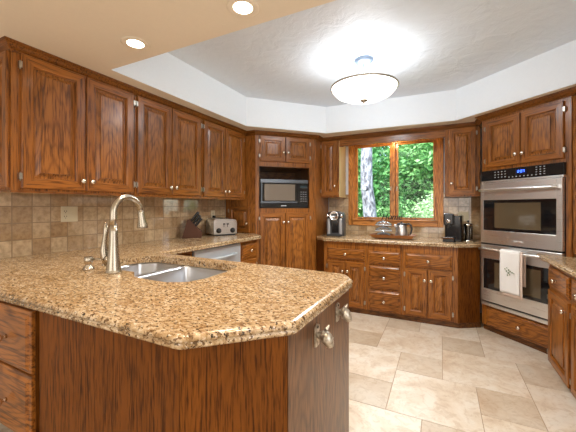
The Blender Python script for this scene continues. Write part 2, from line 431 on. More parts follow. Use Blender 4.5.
# soffit and tray ceiling
tray = [(-2.05, 1.372), (.95, 1.372), (.95, 3.10), (.20, 3.85), (-1.40, 3.85), (-2.05, 3.17)]
tray = [(-2.05, 1.372), (.95, 1.372), (.95, 3.10), (.15, 3.86), (-1.33, 3.79), (-2.05, 3.03)]
mb = MB(); outer = [(XL, YS), (XR, YS), (XR, YN), (XL, YN)]
O = [mb.v((x, y, ZS)) for x, y in outer]; I = [mb.v((x, y, ZS)) for x, y in tray]; I2 = [mb.v((x, y, ZS + .02)) for x, y in tray]; O2 = [mb.v((x, y, ZS + .02)) for x, y in outer]
def ringe(V): return [mb.bm.edges.get((V[i], V[(i + 1) % len(V)])) or mb.bm.edges.new((V[i], V[(i + 1) % len(V)])) for i in range(len(V))]
bmesh.ops.triangle_fill(mb.bm, edges=ringe(O) + ringe(I)); bmesh.ops.triangle_fill(mb.bm, edges=ringe(O2) + ringe(I2))
struct('ceiling', mb, PAINT_TAN)
mb = MB(); trayo = inset_poly(tray, -.03)
mb.loops([[(x, y, ZS) for x, y in tray], [(x, y, ZC) for x, y in tray]], 0, False, False, False)
mb.loops([[(x, y, ZS + .02) for x, y in trayo], [(x, y, ZC) for x, y in trayo]], 0, False, False, False)
mb.loops([[(x, y, ZS) for x, y in tray], [(x, y, ZS + .02) for x, y in trayo]], 0, False, False, False)
struct('trim_3', mb, PAINT_TRAY, fix=False)
struct('ceiling_tray', MB().box(XL - .1, XR + .1, YS - .1, YN + .1, ZC, ZC + .1), PAINT_CEIL)

# ------------------------------------------------------------------ cabinet pieces
def rect_ring(w, h, i, y): return [(i, y, i), (w - i, y, i), (w - i, y, h - i), (i, y, h - i)]
def door_mesh(w, h, fr=.064):
    mb = MB(); P = [(0, 0), (0, -.014), (.004, -.019), (fr - .010, -.020), (fr - .005, -.017), (fr, -.012), (fr + .001, -.002), (fr + .011, -.002), (fr + .034, -.012), (fr + .0345, -.0185)]
    R = [[mb.v(p) for p in rect_ring(w, h, i, y)] for i, y in P]
    for k, (a, b) in enumerate(zip(R, R[1:])):
        for i in range(4):
            j = (i + 1) % 4; rail = i in (0, 2)
            mb.face([a[i], a[j], b[j], b[i]], (1 if rail else 2) if k < 6 else 0)
    mb.face(R[-1], 0); mb.face(list(reversed(R[0])), 0)
    return mb
def drawer_mesh(w, h):
    mb = MB(); P = [(0, 0), (0, -.010), (.003, -.013), (.012, -.014), (.020, -.020), (.024, -.021)]
    mb.loops([rect_ring(w, h, i, y) for i, y in P], 0, False); return mb
KN = [(.008, 0), (.0065, .008), (.006, .013), (.011, .016), (.0165, .021), (.0175, .026), (.0145, .031), (.007, .034), (0, .0345)]
def knob(parent, x, z, y=-.020):
    return MB().lathe(KN, (x, y, z), 'Y', 16).build('knob', KNOBM, parent)
def hinge(parent, x, z):
    mb = MB(); mb.tube([(x, -.012, z - .024), (x, -.012, z + .024)], .0045, 8); mb.lathe([(.0, -.03), (.003, -.027), (.0045, -.024)], (x, -.012, z), 'Z', 8)
    mb.box(x - .008, x + .008, -.0212, -.001, z - .018, z + .018)
    return mb.build('hinge', HINGEM, parent)
def door(cab, x0, x1, z0, z1, kx=None, kz=None, hx=None, knoby=True, fr=.064):
    """door part; kx: 'l'/'r' side of the knob; hinges on the other"""
    w, h = x1 - x0, z1 - z0
    d = door_mesh(w, h, fr).build('door', [OAKV, OAKR, OAKS], cab, loc=(x0, 0, z0))
    if kx:
        knob(d, .028 if kx == 'l' else w - .028, kz - z0)
        s = w + .006 if kx == 'l' else -.006
        for z in (.07, h - .07): hinge(d, s, z)
    return d
def drawer(cab, x0, x1, z0, z1, kn=True):
    d = drawer_mesh(x1 - x0, z1 - z0).build('drawer', OAKH, cab, loc=(x0, 0, z0))
    if kn: knob(d, (x1 - x0) / 2, (z1 - z0) / 2, -.021)
    return d
def body_box(cab, w, dp, z0, z1, name='body', m=OAKS, x0=0.0, y0=0.0):
    return MB().box(x0, w, y0, dp, z0, z1).build(name, m, cab)

# ---- left wall cabinets (local x runs along +Y, local y into the wall)
def upper(name, label, y0, y1, doors, dz=(1.392, 2.186)):
    c = thing(name, label, 'cabinet', (-2.22, y0, 0), PI / 2, 'oak wall cabinets')
    body_box(c, y1 - y0, .325, 1.378, 2.225)
    for a, b, side in doors: door(c, a - y0, b - y0, dz[0], dz[1], side, 1.455)
    return c
c = upper('wall_cabinet', 'first oak wall cabinet above the outlet, nearest the camera, two raised-panel doors', .884, 1.678, [(.928, 1.291, 'r'), (1.298, 1.664, 'l')])
# raised end panel of the nearest cabinet, faces the dining side
ep = door_mesh(.30, .79, .05).build('end_panel', [OAKV, OAKR, OAKS], c, loc=(0, .315, 1.392), rot=(0, 0, -PI / 2))
upper('wall_cabinet', 'middle of three oak wall cabinets on the left wall, above the faucet spout', 1.684, 2.458, [(1.700, 2.053, 'r'), (2.062, 2.440, 'l')])
upper('wall_cabinet', 'far oak wall cabinet on the left wall, above the toaster and knife block', 2.464, 3.262, [(2.485, 2.838, 'r'), (2.846, 3.205, 'l')])

# ---- tall microwave cabinet on the left diagonal
ML = (-2.078, 3.275)
tc_ = thing('tall_cabinet', 'tall diagonal oak cabinet holding the microwave, between two counters', 'cabinet', (ML[0], ML[1], 0), PI / 4)
wM = .823
mb = MB(); dM = .60
mb.box(0, .045, 0, dM, .0, 2.225); mb.box(.728, wM, 0, dM, 0, 2.225)
mb.box(.045, .728, 0, dM, 1.80, 2.225); mb.box(.045, .728, 0, dM, 0, 1.262); mb.box(.045, .728, dM - .02, dM, 1.262, 1.80)
mb.build('body', OAKS, tc_)
mb = MB(); mb.box(.046, .727, .004, dM - .02, 1.262, 1.266).box(.046, .050, .004, dM - .02, 1.266, 1.79).box(.723, .727, .004, dM - .02, 1.266, 1.79).box(.05, .723, dM - .03, dM - .021, 1.266, 1.79).box(.046, .727, .004, dM - .02, 1.79, 1.799)
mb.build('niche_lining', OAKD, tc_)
door(tc_, .055, .387, 1.856, 2.178, 'r', 1.975, fr=.06); door(tc_, .395, .727, 1.856, 2.178, 'l', 1.975, fr=.06)
door(tc_, .053, .385, .13, 1.208, 'r', 1.087); door(tc_, .393, .730, .13, 1.208, 'l', 1.087)
# its side returns: left one faces the dining side and holds a small door at counter level
mb = MB(); mb.box(XL + .01, -2.08, 3.276, 3.32, .0, 2.225); mb.build('side_panel', OAKV, None)
sp = bpy.data.objects['side_panel']; sp.parent = tc_; sp.matrix_parent_inverse = Matrix.LocRotScale(Vector((ML[0], ML[1], 0)), Matrix.Rotation(PI / 4, 3, 'Z'), Vector((1, 1, 1))).inverted()
inv = sp.matrix_parent_inverse.copy()
gd = door_mesh(.315, .325, .05).build('small_door', [OAKV, OAKR, OAKS], tc_, loc=(-2.475, 3.276, .962)); gd.matrix_parent_inverse = inv
knob(gd, .288, .11); hinge(gd, -.006, .27); hinge(gd, -.006, .06)
mb = MB(); mb.prism([(-1.50, 3.86), (-1.496, 3.857), (-1.496, YN - .01), (-1.9, YN - .01)], .0, 2.225); rp = mb.build('side_panel', OAKV, tc_); rp.matrix_parent_inverse = inv

# microwave in the niche
mw = thing('microwave', 'black microwave with silver trim inside the tall diagonal cabinet', 'microwave', (ML[0], ML[1], 0), PI / 4)
MB().box(.062, .712, .02, .42, 1.268, 1.636).build('case', BLACKM, mw, bevel=.006)
mb = MB(); mb.box(.064, .71, -.004, .019, 1.590, 1.634); mb.box(.064, .56, -.004, .019, 1.332, 1.348); mb.box(.075, .086, -.006, .019, 1.348, 1.585); mb.build('steel_trim', mat('dark_steel_trim', (.16, .18, .21), .3, .9), mw, bevel=.003)
d = MB().box(.087, .56, -.002, .019, 1.349, 1.584).build('door', DARKGL, mw, bevel=.003)
MB().box(.115, .525, -.005, -.0021, 1.362, 1.572).build('window', mat('microwave_window', (.30, .26, .22), .15, .6), d)
p = MB().box(.562, .71, -.002, .019, 1.326, 1.584).build('control_panel', BLACK, mw, bevel=.003)
mb = MB()
for i in range(3):
    for j in range(5): mb.box(.60 + i * .032, .622 + i * .032, -.0035, -.0021, 1.35 + j * .03, 1.362 + j * .03)
mb.build('keys', mat('grey_keys', (.16, .16, .17), .4), p)
MB().box(.60, .69, -.0035, -.0021, 1.53, 1.56).build('clock_display', mat('dim_display', (.03, .05, .06), .2), p)
b_ = MB().box(.064, .71, -.004, .019, 1.269, 1.325).build('base_band', BLACK, mw, bevel=.003)
MB().box(.335, .405, -.0055, -.0041, 1.29, 1.302).build('badge', PRINT, b_)

# ---- window wall cabinets
def upperN(label, x0, x1, dx0, dx1, side, z0=1.405):
    c = thing('wall_cabinet', label, 'cabinet', (x0, 4.05, 0), 0, 'narrow oak wall cabinets beside the window')
    body_box(c, x1 - x0, .325, z0, 2.225)
    door(c, dx0 - x0, dx1 - x0, z0 + .018, 2.185, side, z0 + .15)
    return c
c = upperN('narrow oak wall cabinet left of the window, above the round pod coffee maker', -1.492, -1.238, -1.486, -1.262, 'r', 1.412)
MB().box(.2541, .258, .004, .32, 1.414, 2.2).build('lamp_lit_panel', LITSIDE, c)  # thin sheet carrying the painted lamp light on the cabinet side
upperN('narrow oak wall cabinet right of the window, above the black coffee machine', .041, .392, .080, .352, 'l', 1.400)
# scalloped valance between them
mb = MB(); x0, x1 = -1.233, .040; n = 60; top = []; bot = []
for i in range(n + 1):
    u = i / n; x = x0 + (x1 - x0) * u
    zb = 2.100 + .007 * math.cos(u * 2 * PI * 5) - (.010 if u < .04 or u > .96 else 0)
    bot.append((x, zb)); top.append((x, 2.225))
mb.loops([[(x, 4.055, z) for x, z in bot + top[::-1]], [(x, 4.075, z) for x, z in bot + top[::-1]]], 0, False)
tag(mb.build('valance', OAKR), 'oak valance with scalloped lower edge above the window', 'valance')

# window 1: casing, sashes, mullion, glass
w1 = bpy.data.objects.new('window_1', None); COL.objects.link(w1); w1['kind'] = 'structure'; w1.location = (0, YN, 0)
mb = MB(); cw = .062; Y0 = -.024
mb.box(WX0 - cw, WX0 + .004, Y0, 0, WZ0 - cw - .005, WZ1 + .03, 0); mb.box(WX1 - .004, WX1 + cw, Y0, 0, WZ0 - cw - .005, WZ1 + .03, 0)
mb.box(WX0 + .004, WX1 - .004, Y0, 0, WZ1 - .004, WZ1 + .03, 1); mb.box(WX0 + .004, WX1 - .004, Y0, 0, WZ0 - cw - .005, WZ0 + .004, 1)
mb.build('casing', [PINE, PINEH], w1, bevel=.004)
MB().box(WX0 + .002, WX1 - .002, -.05, .03, WZ0 + .0045, WZ0 + .022).build('sill', PINEH, w1, bevel=.004)
mb = MB(); mb.box(WX0, WX0 + .02, .0, .10, WZ0 + .022, WZ1).box(WX1 - .02, WX1, .0, .10, WZ0 + .022, WZ1).box(WX0 + .02, WX1 - .02, .0, .10, WZ1 - .02, WZ1)
mb.build('jamb', PINE, w1)
xm = -.575
for a, b in ((WX0 + .02, xm - .02), (xm + .02, WX1 - .02)):
    mb = MB(); s_ = .036
    mb.box(a, a + s_, .035, .07, WZ0 + .022, WZ1 - .02).box(b - s_, b, .035, .07, WZ0 + .022, WZ1 - .02)
    mb.box(a + s_, b - s_, .035, .07, WZ0 + .022, WZ0 + .022 + s_ * .8, 1).box(a + s_, b - s_, .035, .07, WZ1 - .02 - s_ * .6, WZ1 - .02, 1)
    sh = mb.build('sash', [PINE, PINEH], w1, bevel=.003)
    MB().box(a + s_, b - s_, .05, .053, WZ0 + .022 + s_ * .8, WZ1 - .02 - s_ * .6).build('glass', GLASS, sh)
    MB().box((a + .012) if a > xm else (b - .024), (a + .024) if a > xm else (b - .012), .02, .034, 1.50, 1.56).build('latch', NICKEL, sh, bevel=.003)
MB().box(xm - .02, xm + .02, -.012, .10, WZ0 + .022, WZ1 - .02).build('mullion', PINE, w1, bevel=.003)

# ---- base cabinets under the window
CB = .854; BY = 3.70
def baseN(label, x0, x1, dp=.66): 
    c = thing('base_cabinet', label, 'cabinet', (x0, BY, 0), 0, 'oak base cabinets under the window')
    body_box(c, x1 - x0, dp, .06, CB)
    return c
c = baseN('left base cabinet under the window, one drawer over two doors, below the pod coffee maker', -1.325, -.79)
drawer(c, .048, .510, .640, .772); door(c, .048, .272, .052 + .02, .615, 'r', .50); door(c, .279, .508, .072, .615, 'l', .50)
c = baseN('middle base cabinet under the window with a stack of three drawers', -.788, -.388)
x = -.788
drawer(c, .024, .373, .612, .765); drawer(c, .024, .373, .325, .594); drawer(c, .024, .373, .072, .306)
c = baseN('right base cabinet under the window, wide drawer over two doors, beside the ovens', -.386, .157)
x = -.386
drawer(c, .030, .492, .612, .763); door(c, .024, .252, .072, .598, 'r', .48); door(c, .260, .492, .072, .598, 'l', .48)
mb = MB(); mb.prism([(.157, BY), (.170, BY + .004), (.368, 3.826), (.368, 4.3), (.157, 4.3)], .06, CB)
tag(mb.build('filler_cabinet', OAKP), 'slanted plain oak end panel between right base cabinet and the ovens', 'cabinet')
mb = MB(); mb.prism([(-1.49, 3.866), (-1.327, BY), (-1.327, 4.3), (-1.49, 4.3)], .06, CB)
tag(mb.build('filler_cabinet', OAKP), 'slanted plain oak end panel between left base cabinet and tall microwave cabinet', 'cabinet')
mb = MB(); sweep(mb, [(-1.49, 3.876), (-1.322, 3.712), (.160, 3.712), (.374, 3.842)], [(0, 0), (.004, 0), (.008, .012), (.008, .058), (-.015, .058), (-.015, 0)])
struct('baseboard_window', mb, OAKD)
poly = [(-1.494, 3.885), (-1.485, 3.84), (-1.33, 3.66), (.165, 3.66), (.36, 3.795), (.395, 3.84), (.92, 4.368), (-1.494, 4.368)]
tag(slab(round_poly(poly, [0, .02, .05, .05, .02, 0, 0, 0]), CB, .892).build('countertop', GRAN), 'speckled gold granite countertop under the window', 'countertop')

# ---- oven cabinet on the right diagonal
OX, OY = .387, 3.813; wO = .79
oc = thing('tall_cabinet', 'tall diagonal oak cabinet around the double ovens', 'cabinet', (OX, OY, 0), -PI / 4)
mb = MB(); mb.box(0, .018, 0, .60, .06, 2.225).box(.752, wO, 0, .60, .06, 2.225).box(.018, .752, 0, .60, 1.652, 2.225).box(.018, .752, 0, .60, .06, .268).box(.018, .752, .58, .60, .268, 1.652)
mb.build('body', OAKS, oc)
door(oc, .049, .394, 1.682, 2.155, 'r', 1.775, fr=.06); door(oc, .401, .742, 1.682, 2.155, 'l', 1.775, fr=.06)
drawer(oc, .055, .735, .065, .255)
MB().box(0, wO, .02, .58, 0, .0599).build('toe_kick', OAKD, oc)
ov = thing('double_wall_oven', 'stainless double wall oven with black glass control panel', 'oven', (OX, OY, 0), -PI / 4)
MB().box(.022, .748, .002, .55, .272, 1.650).build('case', BLACKM, ov)
cp = MB().box(.016, .754, -.030, .001, 1.545, 1.648).build('control_panel', BLACK, ov, bevel=.003)
MB().box(.016, .754, -.034, .001, 1.528, 1.5445).build('chin_trim', STEEL, ov, bevel=.002)
MB().box(.365, .465, -.0315, -.0301, 1.586, 1.632).build('display', mat('display_glass', (.01, .015, .05), .1), cp)
mb = MB()     # lit clock digits 2:07
def seg7(mb, x, z, w, h, segs, y=-.0335, t=.0028):
    S7 = {'a': (x, x + w, z + h - t, z + h), 'd': (x, x + w, z, z + t), 'g': (x, x + w, z + h / 2 - t / 2, z + h / 2 + t / 2), 'b': (x + w - t, x + w, z + h / 2, z + h), 'c': (x + w - t, x + w, z, z + h / 2), 'f': (x, x + t, z + h / 2, z + h), 'e': (x, x + t, z, z + h / 2)}
    for k in segs: q = S7[k]; mb.box(q[0], q[1], y, y + .0015, q[2], q[3])
seg7(mb, .385, .0 + 1.598, .014, .024, 'abged'); seg7(mb, .412, 1.598, .014, .024, 'abcdef'); seg7(mb, .432, 1.598, .014, .024, 'abc')
mb.box(.4025, .4055, -.0335, -.032, 1.603, 1.606).box(.4025, .4055, -.0335, -.032, 1.613, 1.616)
mb.build('clock_digits', BLUE, cp)
for i in range(4):
    for j in range(3): MB().box(.16 + i * .034, .172 + i * .034, -.0315, -.0301, 1.570 + j * .026, 1.577 + j * .026).build('key', PRINT, cp)
for i in range(8): MB().box(.30 + i * .034, .310 + i * .034, -.0315, -.0301, 1.562, 1.569).build('key', PRINT, cp)
for i in range(3):
    for j in range(4): MB().box(.54 + i * .032, .552 + i * .032, -.0315, -.0301, 1.566 + j * .021, 1.571 + j * .021).build('key', PRINT, cp)
def oven_door(z0, z1, wz0, wz1, hz, rack, badge):
    # steel frame around a dark glass window with a clearer centre
    mb = MB(); x0, x1 = .016, .747; y0, y1 = -.040, -.002; a, b = .046, .704
    mb.box(x0, a, y0, y1, z0, z1).box(b, x1, y0, y1, z0, z1).box(a, b, y0, y1, z0, wz0).box(a, b, y0, y1, wz1, z1)
    d = mb.build('oven_door', STEEL, ov, bevel=.003)
    g = MB().box(a, b, y0 + .004, y1, wz0, wz1).build('window', DARKGL, d)
    MB().box(.165, .585, y0 + .002, y0 + .0039, wz0 + .03, wz1 - .03).build('clear_centre', OVENIN, g)
    mb = MB(); n = 16
    pts = [(.03 + .70 * i / n, -.074 - .018 * math.sin(PI * i / n), hz) for i in range(n + 1)]
    mb.tube(pts, .013, 10); mb.box(.03, .055, -.075, -.040, hz - .014, hz + .014).box(.705, .73, -.075, -.040, hz - .014, hz + .014)
    mb.build('handle', STEEL, d)
    if badge:
        bd = MB().box(.352, .442, -.0425, -.0401, z0 + .030, z0 + .056).build('badge', STEEL, d, bevel=.001)
        cu = bpy.data.curves.new('badge_text', 'FONT'); cu.body = 'FRIGIDAIRE'; cu.size = .0165; cu.extrude = .0006; cu.align_x = 'CENTER'
        tx = bpy.data.objects.new('badge_text', cu); COL.objects.link(tx); tx.parent = bd; tx.location = (.397, -.0432, z0 + .0375); tx.rotation_euler = (PI / 2, 0, 0); cu.materials.append(WHITEC); to_mesh(tx)
    return d
oven_door(.915, 1.524, 1.045, 1.350, 1.450, True, True)
oven_door(.322, .897, .450, .757, .852, True, False)
MB().box(.016, .747, -.030, -.002, .898, .9145).build('vent_gap', BLACKM, ov)
mb = MB(); mb.box(.016, .747, -.034, -.002, .274, .306); mb.build('bottom_trim', STEEL, ov, bevel=.002)
MB().box(.016, .747, -.02, -.002, .3062, .3218).build('vent_gap', BLACKM, ov)
# oven racks glimpsed behind glass are part of the doors' look; towel over the lower handle
mb = MB(); hz = .852
def hang(mb, x0, x1, zb, off, m=0, nx=14, zt=hz + .016, wob=.004):
    rings = []
    for k in range(18):
        z = zb + (zt - zb) * k / 17
        rings.append((z, off))
    grid = [[mb.v((x0 + (x1 - x0) * i / nx, -.106 - off - wob * math.sin(i * .9 + k * .15) * (1 - k / 17), z)) for i in range(nx + 1)] for k, (z, _) in enumerate(rings)]
    arc = [mb.v((x0 + (x1 - x0) * i / nx, -.092, zt + .006 + off)) for i in range(nx + 1)]; grid.append(arc)
    grid.append([mb.v((x0 + (x1 - x0) * i / nx, -.072 + off, zt - .002)) for i in range(nx + 1)])
    for k in range(8): grid.append([mb.v((x0 + (x1 - x0) * i / nx, -.062 + off, zt - .03 - k * .04)) for i in range(nx + 1)])
    for a, b in zip(grid, grid[1:]):
        for i in range(nx): mb.face([a[i], a[i + 1], b[i + 1], b[i]], m, True)
tw = thing('dish_towel', 'white towel with small green print folded over the lower oven handle', 'towel', (OX, OY, 0), -PI / 4)
mb = MB(); hang(mb, .292, .480, .445, .000, 0); o = mb.build('lining', PINKC, tw, fix=False); sm = o.modifiers.new('thick', 'SOLIDIFY'); sm.thickness = .002
mb = MB(); hang(mb, .275, .458, .475, .006, 0); o = mb.build('cloth', WHITEC, tw, fix=False); sm = o.modifiers.new('thick', 'SOLIDIFY'); sm.thickness = .002
mb = MB()
for (dx, dz, r, a) in ((0, 0, .011, .3), (-.018, .014, .010, 2.2), (.016, .016, .009, .9), (-.032, .032, .008, 2.5), (.002, .026, .010, 1.5), (.034, .008, .009, .1), (.012, -.014, .008, 1.2), (-.008, -.022, .009, 1.7), (-.014, .044, .007, 2.0), (.05, .004, .006, 0)):
    cx_, cz_ = .362 + dx, .668 + dz; q = []
    for k in range(8):
        t_ = 2 * PI * k / 8; u, v_ = r * math.cos(t_), r * .7 * math.sin(t_); q.append((cx_ + u * math.cos(a) - v_ * math.sin(a), -.1185, cz_ + u * math.sin(a) + v_ * math.cos(a)))
    mb.face(q)
mb.build('print', GREENP, tw, fix=False)

# plain tall panel right of the ovens, above the right counter
pc = thing('pantry_cabinet', 'tall plain oak cabinet side right of the ovens, at the right edge', 'cabinet', (.945, 3.28, 0), 0)
MB().prism([(.028, .001), (.47, .001), (.47, .40), (.432, .40)], 0, 2.225).build('body', OAKV, pc)
MB().box(.012, .46, -.02, -.001, .90, 2.18).build('door', OAKV, pc, bevel=.004)

# ---- right run of base cabinets (faces -X; local x runs towards the camera)
def baseR(label, y0, w):
    c = thing('base_cabinet', label, 'cabinet', (.80, y0, 0), -PI / 2, 'oak base cabinets along the right wall')
    body_box(c, w, .60, .05, .838)
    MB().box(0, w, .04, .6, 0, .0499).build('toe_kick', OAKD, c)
    return c
c = baseR('right-hand base cabinet next to the ovens, single drawer over one door', 3.230, .500)
drawer(c, .030, .470, .640, .795); door(c, .030, .470, .03, .615, 'r', .545)
c = baseR('right-hand base cabinet nearest the camera, cut by the picture edge', 2.724, .75)
drawer(c, .020, .370, .640, .795); drawer(c, .380, .730, .640, .795); door(c, .020, .370, .03, .615, 'r', .545); door(c, .378, .730, .03, .615, 'l', .545)
poly = [(.745, 1.95), (XR - .01, 1.95), (XR - .01, 3.27), (.955, 3.27), (.955, 3.235), (.800, 3.365), (.745, 3.30)]
poly = [(.745, 1.95), (XR - .01, 1.95), (XR - .01, 3.255), (.93, 3.255), (.81, 3.365), (.755, 3.40), (.745, 3.38)]
tag(slab(round_poly(poly, 0), .838, .876).build('countertop', GRAN), 'speckled gold granite countertop at the right edge beside the ovens', 'countertop')

# ---- crown moulding along all cabinet tops
mb = MB(); cp_ = [(0, 2.178), (.006, 2.178), (.010, 2.190), (.026, 2.200), (.034, 2.214), (.046, 2.220), (.048, 2.231), (0, 2.231)]
sweep(mb, [(XL + .01, .884), (-2.22, .884), (-2.22, 3.275), (-2.078, 3.275), (-1.496, 3.857), (-1.496, 4.05), (.38, 4.05), (.392, 3.818), (.387, 3.813), (.945, 3.255), (.945, 3.28), (XR - .01, 3.28)], cp_)
struct('trim_4', mb, OAKT)
# light rail under left uppers
mb = MB(); mb.box(-2.235, -2.221, .886, 3.262, 1.366, 1.3779); struct('trim_5', mb, OAKY)

# ---- long left counter and peninsula
hole = [(-1.79, 1.20), (-1.74, 1.10), (-1.62, 1.065), (-1.40, 1.06), (-1.36, 1.03), (-1.30, .985), (-1.20, .975), (-1.08, .975), (-1.00, 1.02), (-.975, 1.12), (-.985, 1.28), (-1.005, 1.40), (-1.05, 1.445), (-1.12, 1.45), (-1.60, 1.465), (-1.72, 1.46), (-1.78, 1.40), (-1.80, 1.30)]
hole = round_poly(hole, .03, 3)
poly = [(XL + .009, .577), (-.60, .577), (-.372, .80), (-.360, 1.40), (-.42, 1.505), (-1.84, 1.60), (-1.865, 3.08), (-2.06, 3.270), (XL + .009, 3.272)]
CT = .95; CU = .910
tag(slab(round_poly(poly, [0, .05, .05, .06, .08, .03, .05, .02, 0], 5), CU, CT, hole).build('countertop', GRAN), 'large speckled gold granite countertop of the peninsula and left wall, with the sink', 'countertop')

pn = thing('peninsula_cabinet', 'oak panelled peninsula base with angled corner and two hooks', 'cabinet', (-1.30, .60, 0))
def P_(mb, pts, z0, z1): mb.prism([(x + 1.30, y - .60) for x, y in pts], z0, z1); return mb
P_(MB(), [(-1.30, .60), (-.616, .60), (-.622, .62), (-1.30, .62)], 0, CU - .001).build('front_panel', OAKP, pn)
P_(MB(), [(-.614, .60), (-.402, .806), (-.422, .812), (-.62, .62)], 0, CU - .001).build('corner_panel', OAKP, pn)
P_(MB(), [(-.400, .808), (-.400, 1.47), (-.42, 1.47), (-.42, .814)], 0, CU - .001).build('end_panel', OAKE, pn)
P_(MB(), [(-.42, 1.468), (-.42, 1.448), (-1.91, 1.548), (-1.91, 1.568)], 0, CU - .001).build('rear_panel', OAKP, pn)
pd = thing('drawer_cabinet', 'oak drawers under the near left end of the countertop', 'cabinet', (-2.20, .60, 0))
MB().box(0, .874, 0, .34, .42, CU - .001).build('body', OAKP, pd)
drawer(pd, .335, .872, .672, .900); drawer(pd, .335, .872, .425, .664)
d = drawer_mesh(.31, .221).build('drawer', OAKH, pd, loc=(.012, 0, .672)); knob(d, .155, .11, -.021)
for o in [k for k in pd.children if k.name.startswith('drawer')][:2]:
    for kk in o.children: kk.location.x += .105
# left wall base run (faces +X)
def baseL(label, y0, w, nm='base_cabinet'):
    c = thing(nm, label, 'cabinet', (-1.93, y0, 0), PI / 2, 'oak base cabinets along the left wall')
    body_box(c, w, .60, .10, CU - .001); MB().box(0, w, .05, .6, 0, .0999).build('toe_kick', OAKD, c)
    return c
c = baseL('oak base cabinet hidden in the corner between peninsula and dishwasher', 1.62, .40)
drawer(c, .02, .38, .70, .885); door(c, .02, .38, .12, .68, 'l', .6)
c = baseL('narrow oak base cabinet between dishwasher and tall microwave cabinet', 2.722, .36)
drawer(c, .030, .315, .715, .878); door(c, .030, .315, .12, .69, 'l', .6)
dw = thing('dishwasher', 'stainless dishwasher under the left counter, below the toaster', 'dishwasher', (-1.93, 2.025, 0), PI / 2)
MB().box(.003, .690, .001, .56, .10, CU - .004).build('case', BLACKM, dw)
DWS = mat('cool_steel_front', (.60, .66, .72), .38, .55)
d = MB().box(.006, .688, -.022, 0, .13, .895).build('door', DWS, dw, bevel=.003)
mb = MB(); mb.tube([(.10 + .48 * i / 10, -.052 - .012 * math.sin(PI * i / 10), .80) for i in range(11)], .011, 8); mb.box(.095, .115, -.052, -.022, .79, .81).box(.565, .585, -.052, -.022, .79, .81)
mb.build('handle', DWS, d)

# ---- sink
sk = thing('sink', 'undermount stainless double-bowl sink set in the peninsula granite', 'sink', (-1.38, 1.22, CU))
def bowl(pts, depth=.20, nm='bowl'):
    P = round_poly(pts, .06, 5); P = [(x + 1.38, y - 1.22) for x, y in P]
    mb = MB(); rings = []
    for i, z in ((-.0145, -.002), (0, -.002), (.004, -.012), (.008, -depth * .8), (.022, -depth * .96), (.05, -depth)):
        rings.append([(x, y, z) for x, y in inset_poly(P, i)])
    mb.loops(rings, 0, True, False, True)
    o = mb.build(nm, SINKM, sk, fix=False); sm = o.modifiers.new('t', 'SOLIDIFY'); sm.thickness = .0015; sm.offset = 1
    cx_ = sum(p[0] for p in P) / len(P); cy_ = sum(p[1] for p in P) / len(P)
    MB().lathe([(.042, -depth + .001), (.042, -depth + .003), (.03, -depth + .002), (.0, -depth + .001)], (cx_, cy_, 0), 'Z', 20).build('drain', CHROME, o)
    return o
bowl([(-1.805, 1.18), (-1.72, 1.075), (-1.475, 1.05), (-1.475, 1.475), (-1.72, 1.475), (-1.805, 1.40)], .17)
bowl([(-1.445, 1.03), (-1.24, .965), (-1.05, .965), (-.965, 1.06), (-.975, 1.38), (-1.04, 1.46), (-1.445, 1.475)], .20)

# ---- faucet
fx, fy = -1.475, 1.0
fa = thing('faucet', 'brushed nickel pull-down faucet with tall arched spout at the sink', 'faucet', (fx, fy, CT))
MB().lathe([(.038, 0), (.038, .006), (.035, .010), (.0335, .02), (.029, .06), (.0245, .11), (.0215, .15), (.0195, .20), (.0185, .24)], (0, 0, 0), 'Z', 24).build('base', NICKEL, fa)
pts = [(0, 0, .235), (0, 0, .275)]
for i in range(15):
    a = PI - i * (PI * .97) / 14; pts.append((0, .078 + .078 * math.cos(a), .300 + .082 * math.sin(a)))
MB().tube(pts, [.0185, .0180] + [.0172 - .0002 * i for i in range(15)], 14).build('spout', NICKEL, fa)
MB().tube([(0, .155, .312), (0, .157, .298), (0, .161, .27), (0, .166, .235), (0, .168, .220), (0, .168, .214)], [.0145, .0165, .018, .025, .029, .027], 16).build('spray_head', NICKEL, fa)
hd = MB().tube([(-.022, 0, .062), (-.056, -.002, .068)], [.017, .020], 14).build('valve', NICKEL, fa)
MB().tube([(-.050, -.002, .030), (-.060, -.004, .07), (-.068, -.006, .11), (-.062, -.006, .15), (-.054, -.006, .19), (-.050, -.006, .225), (-.056, -.006, .248)], [.010, .020, .018, .013, .012, .012, .006], 12).build('lever', NICKEL, hd)
sd = thing('soap_dispenser', 'small brushed nickel soap dispenser left of the faucet', 'soap dispenser', (-1.665, .99, CT))
MB().lathe([(.028, 0), (.028, .006), (.022, .014), (.016, .022), (.014, .028), (.018, .034), (.021, .040), (.021, .064), (.018, .068), (0, .069)], seg=22).build('pump', NICKEL, sd)
MB().tube([(.012, .004, .054), (.05, .022, .056), (.078, .034, .052), (.085, .037, .044)], [.006, .0055, .005, .0045], 10).build('nozzle', NICKEL, sd)

